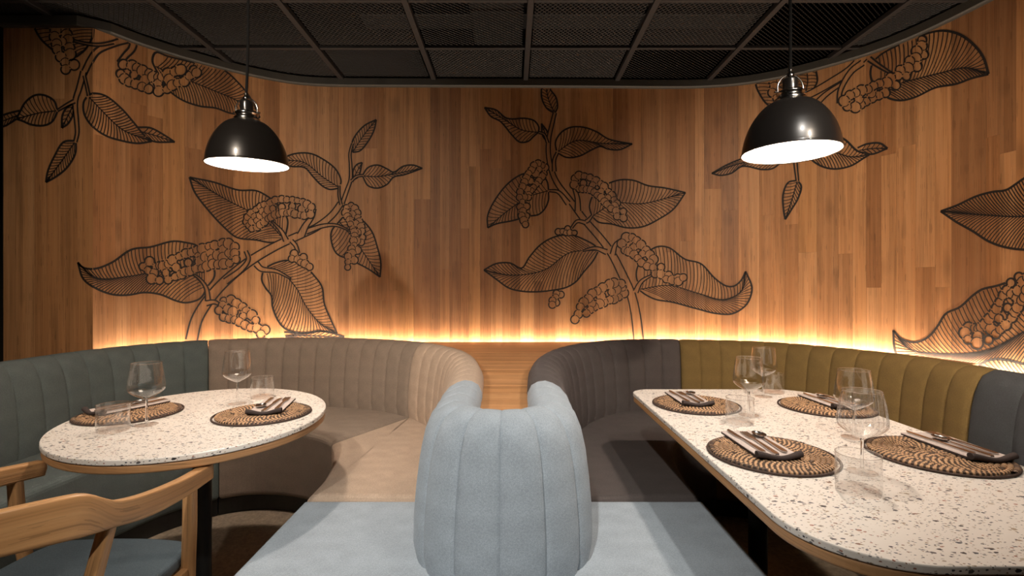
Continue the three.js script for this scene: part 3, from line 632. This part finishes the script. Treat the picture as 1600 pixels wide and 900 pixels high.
// ------------------------------------------------------------------ pendant lamps
function pendant(label, x, y, d, r, tilt, roll) {
  const g = group('pendant_lamp', label, 'pendant lamp', V(x, y, d), 'black dome pendant lamps');
  const head = new THREE.Group();                                          // only used to work out the tilt of the parts
  head.rotation.set(tilt, 0, roll); head.updateMatrix();
  const put = (name, geo, mat, parent = g) => { const m = mesh(name, geo, mat, parent); geo.applyMatrix4(head.matrix); return m; };
  const H = r * 1.2, outer = [], inner = [];
  const curve = smooth([[1, 0], [0.988, 0.09], [0.953, 0.25], [0.862, 0.48], [0.71, 0.70], [0.51, 0.88], [0.265, 0.985]], 60), shape = (t) => { const p = curve[Math.round(t / 0.87 * 60)]; return [r * p[0], H * p[1]]; };
  for (let i = 0; i <= 26; i++) { const p = shape(i / 26 * 0.87); outer.push(p); }
  for (let i = 0; i <= 26; i++) { const p = shape(i / 26 * 0.87); inner.push([Math.max(p[0] - 0.003, 0.001), p[1] - 0.001]); }
  const neck = outer[26], s = r / 0.155;
  const shade = put('shade', lathe([[r - 0.002, 0.0005], [r + 0.002, -0.002], [r + 0.003, 0.003], ...outer.slice(1), [0.001, neck[1] + 0.002]], 56), M.shadeBlack);
  put('shade_lining', lathe([[r - 0.0025, 0.0005], ...inner.slice(1), [0.001, inner[26][1]]], 56), M.shadeWhite, shade);
  const collar = put('collar', lathe([[neck[0] + 0.006, neck[1] - 0.004], [neck[0] + 0.008, neck[1] + 0.004], [neck[0] + 0.003, neck[1] + 0.006], [neck[0] - 0.002, neck[1] + 0.014], [neck[0] + 0.003, neck[1] + 0.020], [neck[0] + 0.003, neck[1] + 0.027], [neck[0] - 0.008, neck[1] + 0.031], [0.001, neck[1] + 0.031]], 40), M.chrome);
  put('socket', lathe([[0.0245 * s, neck[1] + 0.03], [0.0245 * s, neck[1] + 0.066], [0.021 * s, neck[1] + 0.074], [0.009 * s, neck[1] + 0.079], [0.001, neck[1] + 0.079]], 32), M.shadeBlack);
  put('cap', lathe([[0.012, neck[1] + 0.077], [0.0135, neck[1] + 0.083], [0.012, neck[1] + 0.089], [0.007, neck[1] + 0.095], [0.009, neck[1] + 0.101], [0.006, neck[1] + 0.107], [0.001, neck[1] + 0.107]], 28), M.chrome);
  const b = neck[1] + 0.025, t = neck[1] + 0.083, e = neck[0] + 0.002;
  put('bail', tube([new THREE.Vector3(-e, b, 0), new THREE.Vector3(-e, b + 0.026, 0), new THREE.Vector3(-e * 0.6, t - 0.006, 0), new THREE.Vector3(0, t + 0.002, 0), new THREE.Vector3(e * 0.6, t - 0.006, 0), new THREE.Vector3(e, b + 0.026, 0), new THREE.Vector3(e, b, 0)], 0.0027, 40, 8), M.chrome);
  for (const k of [-1, 1]) put('screw', new THREE.CylinderGeometry(0.004, 0.004, 0.012, 14).rotateZ(Math.PI / 2).translate(k * (e + 0.005), b + 0.002, 0), M.chrome, collar);
  put('bulb', new THREE.SphereGeometry(0.032 * s, 24, 16).translate(0, H * 0.44, 0), M.bulb);
  const topP = new THREE.Vector3(0, neck[1] + 0.104, 0).applyMatrix4(head.matrix);
  mesh('cord', tube([topP, new THREE.Vector3(topP.x * 0.8, topP.y + 0.03, topP.z * 0.8), new THREE.Vector3(0, topP.y + 0.2, 0), new THREE.Vector3(0, ROOF + 0.02 - y, 0)], 0.0055, 30, 8), M.cord, g);
  const l = new THREE.PointLight(PENDANT.color, PENDANT.intensity, 0, 2);
  l.position.set(0, H * 0.44, 0).applyMatrix4(head.matrix).add(g.position); l.castShadow = true; l.shadow.radius = 1.6; l.shadow.mapSize.set(1024, 1024); l.name = 'pendant_light';
  scene.add(l);
}
pendant('glossy black dome pendant lamp hanging over the oval table', -1.066, EYE + (450 - 258) * 1.99 / FOC, 1.99, 0.153, 0.045, 0.0);
pendant('glossy black dome pendant lamp hanging over the long table', 0.957, EYE + (450 - 239) * 1.695 / FOC, 1.695, 0.154, 0, 0);

// ------------------------------------------------------------------ wooden armchair at the oval table
{
  const g = group('wooden_armchair', 'wooden armchair with curved back rail and grey-blue seat at oval table', 'chair', V(-1.16, 0, 1.2));
  const o = g.position, P = (x, y, d) => V(x, y, d).sub(o);
  const rail = new THREE.CatmullRomCurve3([P(-0.905, 0.675, 1.475), P(-0.872, 0.694, 1.28), P(-0.846, 0.727, 1.10), P(-0.862, 0.752, 1.0), P(-0.945, 0.766, 0.895), P(-1.03, 0.77, 0.845), P(-1.14, 0.772, 0.825), P(-1.25, 0.77, 0.85), P(-1.345, 0.763, 0.915), P(-1.415, 0.745, 1.03), P(-1.438, 0.722, 1.15), P(-1.442, 0.697, 1.32), P(-1.418, 0.676, 1.50)], false, 'centripetal');
  const N = 110, rows = [];
  for (let i = 0; i <= N; i++) {
    const t = i / N, p = rail.getPointAt(t), tg = rail.getTangentAt(t), side = new THREE.Vector3(-tg.z, 0, tg.x).normalize(), e = Math.min(t, 1 - t);
    const sm = (a, b, x) => { const k = Math.max(0, Math.min(1, (x - a) / (b - a))); return k * k * (3 - 2 * k); };
    let h = lerp(0.047, 0.056, sm(0, 0.2, e)); h = lerp(h, 0.088, sm(0.255, 0.30, e)); h = lerp(h, 0.080, sm(0.30, 0.45, e));
    const up = lerp(0, 0.010, sm(0.255, 0.30, e)) * (1 - sm(0.30, 0.45, e)), th = lerp(0.034, 0.026, sm(0.0, 0.25, e)), fade = Math.min(1, Math.sqrt(Math.min(1, e / 0.012)) + 0.25);
    const ring = []; for (let k = 0; k < 16; k++) { const a = k / 16 * 2 * Math.PI, c = Math.cos(a), s = Math.sin(a), q = 0.32; ring.push(p.clone().addScaledVector(side, Math.sign(c) * Math.pow(Math.abs(c), q) * th / 2 * fade).add(new THREE.Vector3(0, Math.sign(s) * Math.pow(Math.abs(s), q) * h / 2 * fade + up, 0))); }
    rows.push(ring);
  }
  const rg = gridGeo(rows, false, true), uv = rg.attributes.uv; for (let i = 0; i < uv.count; i++) uv.setXY(i, uv.getY(i) + 0.3, uv.getX(i));
  mesh('back_rail', merge([rg, capGeo(rows[0]), capGeo(rows[N])]), M.chair, g);
  const leg = (pts, r0, r1, sq) => {
    const c = new THREE.CatmullRomCurve3(pts, false, 'centripetal'), rs = [];
    for (let i = 0; i <= 30; i++) { const t = i / 30, p = c.getPoint(t), r = lerp(r0, r1, t) * (1 + 0.12 * Math.sin(t * Math.PI)), ring = []; for (let k = 0; k < 14; k++) { const a = k / 14 * 2 * Math.PI, x = Math.cos(a), z = Math.sin(a), q = 0.62; ring.push(new THREE.Vector3(p.x + Math.sign(x) * Math.pow(Math.abs(x), q) * r, p.y, p.z + Math.sign(z) * Math.pow(Math.abs(z), q) * r * 0.9)); } rs.push(ring); }
    const lg = gridGeo(rs, false, true), u = lg.attributes.uv; for (let i = 0; i < u.count; i++) u.setXY(i, u.getY(i), u.getX(i));
    mesh('leg', merge([lg, capGeo(rs[0]), capGeo(rs[30])]), M.chair, g);
  };
  leg([P(-0.918, 0.665, 1.405), P(-0.922, 0.55, 1.41), P(-0.932, 0.42, 1.42), P(-0.935, 0.2, 1.425), P(-0.935, 0.0, 1.43)], 0.0165, 0.0135);
  leg([P(-1.432, 0.665, 1.42), P(-1.428, 0.55, 1.425), P(-1.41, 0.42, 1.43), P(-1.405, 0.2, 1.435), P(-1.405, 0.0, 1.44)], 0.0165, 0.0135);
  leg([P(-0.858, 0.715, 1.045), P(-0.885, 0.58, 1.03), P(-0.915, 0.44, 1.015), P(-0.915, 0.2, 0.98), P(-0.905, 0.0, 0.93)], 0.0155, 0.0145);
  leg([P(-1.425, 0.71, 1.065), P(-1.405, 0.58, 1.045), P(-1.385, 0.44, 1.02), P(-1.39, 0.2, 0.98), P(-1.40, 0.0, 0.93)], 0.0155, 0.0145);
  const rails = [[-0.935, 1.41, -0.915, 1.03], [-1.405, 1.42, -1.385, 1.03], [-0.945, 1.42, -1.395, 1.43], [-0.925, 1.02, -1.375, 1.02]];
  for (const [xa, da, xb, db] of rails) { const a = P(xa, 0.395, da), b = P(xb, 0.395, db), l = a.distanceTo(b), m = mesh('seat_rail', rbox(0.022, 0.05, l, 0.005), M.chair, g); m.position.copy(a).add(b).multiplyScalar(0.5); m.rotation.y = Math.atan2(b.x - a.x, b.z - a.z); }
  const sp = [[-0.945, 1.04], [-0.95, 1.42], [-0.98, 1.485], [-1.05, 1.505], [-1.16, 1.512], [-1.28, 1.508], [-1.36, 1.49], [-1.392, 1.43], [-1.372, 1.04], [-1.33, 1.005], [-1.16, 0.995], [-0.985, 1.005]];
  const sg = extrude(smooth([...sp, sp[0]], 60).slice(0, -1), 0.415, 0.457, 0.015, 4); mesh('seat_pad', sg, M.chairSeat, g).position.copy(o).multiplyScalar(-1);
}

// ------------------------------------------------------------------ place settings
function coilGeometry(R) {                                                 // wrapped coil of reed, stitch by stitch
  const turns = 13, rows = [], cols = [], per = R / (turns + 0.25), seg = 3600, nv = 7;
  for (let i = 0; i <= seg; i++) {
    const t = Math.sqrt(i / seg), a = t * turns * 2 * Math.PI, r = t * turns * per, st = 0.5 + 0.5 * Math.sin(i / seg * Math.PI * 2 * 520), ring = [], q = per * 0.56 * (0.82 + 0.22 * st);
    for (let k = 0; k < nv; k++) { const b = k / nv * 2 * Math.PI, rad = r + Math.cos(b) * q; ring.push(new THREE.Vector3(Math.cos(a) * rad, 0.0058 + Math.sin(b) * 0.0052 * (0.82 + 0.22 * st), Math.sin(a) * rad)); }
    rows.push(ring);
    const lane = hash(Math.floor(i / 5), 7, 3), dk = st < 0.56 || lane > 0.93;
    const edge = t > 0.955, w = hash(i, 3, 9);
    cols.push(edge ? (st < 0.5 ? [0.028, 0.016, 0.011] : [0.10 + 0.22 * (w > 0.6), 0.055 + 0.14 * (w > 0.6), 0.034 + 0.07 * (w > 0.6)]) : dk ? [0.035 + 0.03 * w, 0.018 + 0.014 * w, 0.011] : [0.38 + 0.2 * w, 0.22 + 0.13 * w, 0.115 + 0.07 * w]);
  }
  const g = gridGeo(rows, false, true), c = []; for (let i = 0; i <= seg; i++) for (let k = 0; k < nv; k++) c.push(...cols[i]);
  g.setAttribute('color', new THREE.Float32BufferAttribute(c, 3));
  return g;
}
const coilGeo = coilGeometry(0.163), rimGeo = new THREE.TorusGeometry(0.1655, 0.0034, 8, 96).rotateX(Math.PI / 2).translate(0, 0.0037, 0);
const bladeGeo = (outline, th = 0.0022) => { const sh = new THREE.Shape(outline.map(p => new THREE.Vector2(p[0], p[1]))); return new THREE.ExtrudeGeometry(sh, { depth: th, bevelEnabled: true, bevelThickness: 0.0006, bevelSize: 0.0006, bevelSegments: 2 }).rotateX(-Math.PI / 2).translate(0, 0.0006, 0); };
const handleOutline = smooth([[-0.0045, -0.105], [-0.0065, -0.098], [-0.006, -0.06], [-0.0042, -0.02], [-0.0035, 0.02]], 16);
const both = (o) => [...o, ...o.slice().reverse().map(p => [-p[0], p[1]])];
const handleGeo = bladeGeo(both(handleOutline), 0.003);
const knifeGeo = bladeGeo(smooth([[-0.0042, 0.018], [-0.0075, 0.03], [-0.0085, 0.07], [-0.006, 0.10], [0.003, 0.112]], 16).concat([[0.0045, 0.10], [0.0042, 0.018]]));
const forkGeo = (() => { const l = smooth([[-0.0036, 0.018], [-0.0045, 0.03], [-0.010, 0.044], [-0.0115, 0.056]], 14), o = both(l).slice(0, l.length), r = both(l).slice(l.length); const t = [o[o.length - 1]]; for (let k = 0; k < 4; k++) { const x = -0.0115 + k * 0.0062; t.push([x, 0.056], [x + 0.0006, 0.104], [x + 0.0034, 0.104], [x + 0.0042, 0.056]); if (k < 3) t.push([x + 0.0046, 0.053], [x + 0.0058, 0.053]); } return bladeGeo([...o, ...t.slice(1), ...r]); })();
const spoonGeo = (() => { const g = new THREE.SphereGeometry(1, 24, 10, 0, Math.PI * 2, Math.PI * 0.5, Math.PI * 0.5).scale(0.0185, 0.008, 0.028).translate(0, 0.0086, -0.046), q = g.clone().scale(0.94, 0.9, 0.96).translate(0, 0.001, -0.002); return merge([g, q]); })();
function napkinGeo(w, l) {
  const rows = []; for (let i = 0; i <= 16; i++) { const t = i / 16, z = l / 2 - t * l, lift = 0.0035 + 0.0016 * Math.exp(-t * 9), ring = []; const top = []; for (let k = 0; k <= 6; k++) { const u = k / 6; top.push(new THREE.Vector3((u - 0.5) * w, lift + 0.0035 + 0.0012 * Math.sin(u * 5 + 1) * (1 - t), z)); } ring.push(...top, ...top.slice().reverse().map(p => p.clone().add(new THREE.Vector3(0, -lift, 0)))); rows.push(ring); }
  return merge([gridGeo(rows, false, true), capGeo(rows[0]), capGeo(rows[16])]);
}
function foldGeo(w, l) {                                                   // dark lining rolled up at one end
  const rows = []; for (let i = 0; i <= 20; i++) { const u = i / 20, x = (u - 0.5) * (w + 0.006), bow = 0.010 * Math.sin(u * Math.PI) - 0.004, r = 0.0062 + 0.0028 * Math.abs(u - 0.5) * 2, ring = []; for (let k = 0; k < 10; k++) { const a = k / 10 * 2 * Math.PI; ring.push(new THREE.Vector3(x, 0.0085 + 0.004 * Math.cos(u * Math.PI * 2) + Math.sin(a) * r, l / 2 + 0.002 + bow + Math.cos(a) * r * 1.2)); } rows.push(ring); }
  return merge([gridGeo(rows, false, true), capGeo(rows[0]), capGeo(rows[20])]);
}
const napG = napkinGeo(0.115, 0.235), foldG = foldGeo(0.115, 0.235), liningG = rbox(0.117, 0.003, 0.232, 0.001, 0, 0.0015, 0);
const MATTOP = TOP + 0.0113;
function setting(where, mx, md, nx, nd, turn, order) {
  const grp = 'place settings';
  const mt = group('placemat', 'round woven brown placemat ' + where, 'placemat', V(mx, TOP, md), 'round woven placemats');
  mt.rotation.y = rr(0, 6);
  mesh('woven_coil', coilGeo, M.mats, mt); mesh('dark_rim', rimGeo, M.matRim, mt);
  const np = group('napkin', 'folded pale napkin with dark rolled end ' + where, 'napkin', V(nx, MATTOP, nd), 'folded napkins'); np.rotation.y = turn;
  mesh('cloth', napG, M.napkin, np); mesh('lining', liningG, M.napkinDark, np); mesh('rolled_end', foldG, M.napkinDark, np);
  const kinds = { k: ['table_knife', 'steel table knife on the napkin ', 'knife', 'blade', knifeGeo], f: ['table_fork', 'steel four-tined fork on the napkin ', 'fork', 'tines', forkGeo], s: ['table_spoon', 'steel spoon on the napkin ', 'spoon', 'bowl', spoonGeo] };
  [...order].forEach((c, i) => {
    const [nm, lb, cat, part, geo] = kinds[c.toLowerCase()], off = (i - 1) * 0.032, flip = c !== c.toLowerCase();
    const dx = Math.cos(turn) * off, dz = -Math.sin(turn) * off, fwd = i === 1 ? -0.008 : 0.012;
    const u = group(nm, lb + where, cat, new THREE.Vector3(nx + dx + Math.sin(turn) * fwd * -1, MATTOP + 0.0086, -nd + dz - Math.cos(turn) * fwd), 'cutlery');
    u.rotation.y = turn + rr(-0.05, 0.05) + (flip ? Math.PI : 0);
    mesh('handle', handleGeo, M.steel, u); mesh(part, geo, M.steel, u);
  });
}
const L1 = 'on oval table by the grey-green bench', L2 = 'on oval table towards the beige bench';
const R1 = 'at long table wall end, charcoal bench side', R2 = 'at long table wall end, olive bench side', R3 = 'at long table open end, charcoal bench side', R4 = 'at long table open end, olive bench side';
setting(L1, -1.424, 1.838, -1.475, 1.90, -0.42, 'ksf');
setting(L2, -0.926, 1.833, -0.925, 1.905, 0.20, 'Skf');
setting(R1, 0.738, 1.978, 0.725, 2.035, 0.0, 'kfs');
setting(R2, 1.232, 1.935, 1.276, 1.985, 0.0, 'ksf');
setting(R3, 0.728, 1.386, 0.718, 1.44, 0.0, 'kfs');
setting(R4, 1.186, 1.378, 1.275, 1.425, 0.02, 'ksf');

// ------------------------------------------------------------------ glasses
function wineParts(h, ribs) {                                              // thin blown bowl, drawn stem, flat foot
  const b = 0.088 * h / 0.215;
  const bowl = lathe(smooth([[0.0038, b], [0.021, b + 0.009], [0.043, b + 0.023], [0.0528, b + 0.034], [0.0547, b + 0.043], [0.0520, b + 0.072], [0.0478, b + 0.100], [0.0440, h]], 40).flatMap((p, i, a) => i === a.length - 1 ? [p, ...a.slice(3).reverse().map(q => [q[0] - 0.0011, q[1]])] : [p]), ribs ? 144 : 56);
  if (ribs) { const p = bowl.attributes.position; for (let i = 0; i < p.count; i++) { const y = p.getY(i), x = p.getX(i), z = p.getZ(i), a = Math.atan2(z, x), f = Math.min(1, Math.max(0, (y - b - 0.008) / 0.015)) * Math.min(1, Math.max(0, (h - 0.008 - y) / 0.02)), q = 1 + f * 0.034 * Math.cos(a * 24); p.setX(i, x * q); p.setZ(i, z * q); } bowl.computeVertexNormals(); }
  const rim = new THREE.TorusGeometry(0.0440, 0.0007, 6, 56).rotateX(Math.PI / 2).translate(0, h, 0);
  const foot = lathe([[0.0001, 0], [0.034, 0], [0.0348, 0.001], [0.034, 0.0018], [0.020, 0.0036], [0.009, 0.006], [0.0046, 0.010], [0.0001, 0.010]], 48);
  const stem = lathe([[0.0046, 0.010], [0.0036, 0.022], [0.0034, 0.05], [0.0036, b - 0.006], [0.0046, b + 0.001]], 20);
  return [['bowl', bowl], ['rim', rim], ['stem', stem], ['foot', foot]];
}
const wineGeo = wineParts(0.213, false), ribGeo = wineParts(0.208, true);
const tumblerGeo = [['wall', lathe([[0.0455, 0.0025], [0.0465, 0.02], [0.0455, 0.088], [0.0443, 0.088], [0.0453, 0.02], [0.044, 0.0108]], 56)], ['rim', new THREE.TorusGeometry(0.0455, 0.0007, 6, 56).rotateX(Math.PI / 2).translate(0, 0.088, 0)], ['base', lathe([[0.0001, 0], [0.043, 0], [0.0455, 0.0025], [0.0445, 0.009], [0.038, 0.0105], [0.0001, 0.010]], 48)]];
const at = (px, py) => { const d = FOC * (EYE - TOP) / (py - 450); return [(px - 800) * d / FOC, d]; };   // measured spots on the table tops
const glass = (name, geo, label, cat, [x, d], grp) => { const g = group(name, label, cat, V(x, TOP + 0.0002, d), grp); for (const [n, q] of geo) mesh(n, q, n === 'stem' || n === 'rim' ? M.solidGlass : M.glass, g); };
glass('wine_glass', wineGeo, 'stemmed wine glass beside the placemat ' + L1, 'wine glass', at(229, 664), 'stemmed wine glasses');
glass('wine_glass', wineGeo, 'stemmed wine glass beside the placemat ' + L2, 'wine glass', at(371, 631), 'stemmed wine glasses');
glass('tumbler', tumblerGeo, 'clear water tumbler beside the placemat ' + L1, 'tumbler', at(177, 673), 'clear tumblers');
glass('tumbler', tumblerGeo, 'clear water tumbler beside the placemat ' + L2, 'tumbler', at(410, 621.5), 'clear tumblers');
glass('wine_glass', wineGeo, 'stemmed wine glass behind a tumbler ' + R1, 'wine glass', at(1170, 649), 'stemmed wine glasses');
glass('tumbler', tumblerGeo, 'clear water tumbler before the wine glass ' + R1, 'tumbler', at(1156, 661), 'clear tumblers');
glass('wine_glass', wineGeo, 'stemmed wine glass next to the placemat ' + R2, 'wine glass', at(1193, 620), 'stemmed wine glasses');
glass('tumbler', tumblerGeo, 'clear water tumbler next to the placemat ' + R2, 'tumbler', at(1208, 614), 'clear tumblers');
glass('wine_glass', wineGeo, 'smooth wine glass standing behind the ribbed one on the long table', 'wine glass', at(1334, 684), 'stemmed wine glasses');
glass('ribbed_wine_glass', ribGeo, 'wine glass with fine vertical ribs on the long table', 'wine glass', at(1347, 738));
glass('tumbler', tumblerGeo, 'clear water tumbler in front of the ribbed wine glass', 'tumbler', at(1341, 768), 'clear tumblers');

// ------------------------------------------------------------------ unseen ceiling spotlights, out of view, placed to light benches, plank wall and armchair
UNSEEN_SPOTS.forEach(([x, d, tx, ty, td, cd, cone, col], i) => {
  const p = V(x, ROOF - 0.16, d), t = V(tx, ty, td), dir = t.clone().sub(p).normalize();
  const places = ['aimed at the blue bench end', 'aimed at the long table', 'aimed at the plank wall by the flat panel', 'aimed at the far curve of the plank wall', 'aimed at the wooden armchair'];
  const g = group('unseen_ceiling_spotlight', 'unseen black ceiling spotlight ' + places[i], 'spotlight', p.clone());
  const q = new THREE.Quaternion().setFromUnitVectors(new THREE.Vector3(0, -1, 0), dir);
  mesh('housing', lathe([[0.001, 0.10], [0.038, 0.10], [0.042, 0.095], [0.042, 0], [0.038, 0], [0.036, 0.02], [0.001, 0.022]], 32), M.blackMetal, g).quaternion.copy(q);
  mesh('lens', new THREE.CylinderGeometry(0.035, 0.035, 0.004, 28).translate(0, 0.019, 0), M.lens, g).quaternion.copy(q);
  mesh('stem', new THREE.CylinderGeometry(0.008, 0.008, 0.16, 12).translate(0, 0.10, 0), M.blackMetal, g);
  const l = new THREE.SpotLight(col, cd, 0, cone, 0.7, 2);
  l.position.copy(p).addScaledVector(dir, 0.012); l.target.position.copy(t); l.castShadow = true; l.shadow.radius = 2; l.shadow.mapSize.set(1024, 1024); l.name = 'unseen_spot_light';
  scene.add(l, l.target);
});
renderer.render(scene, camera);
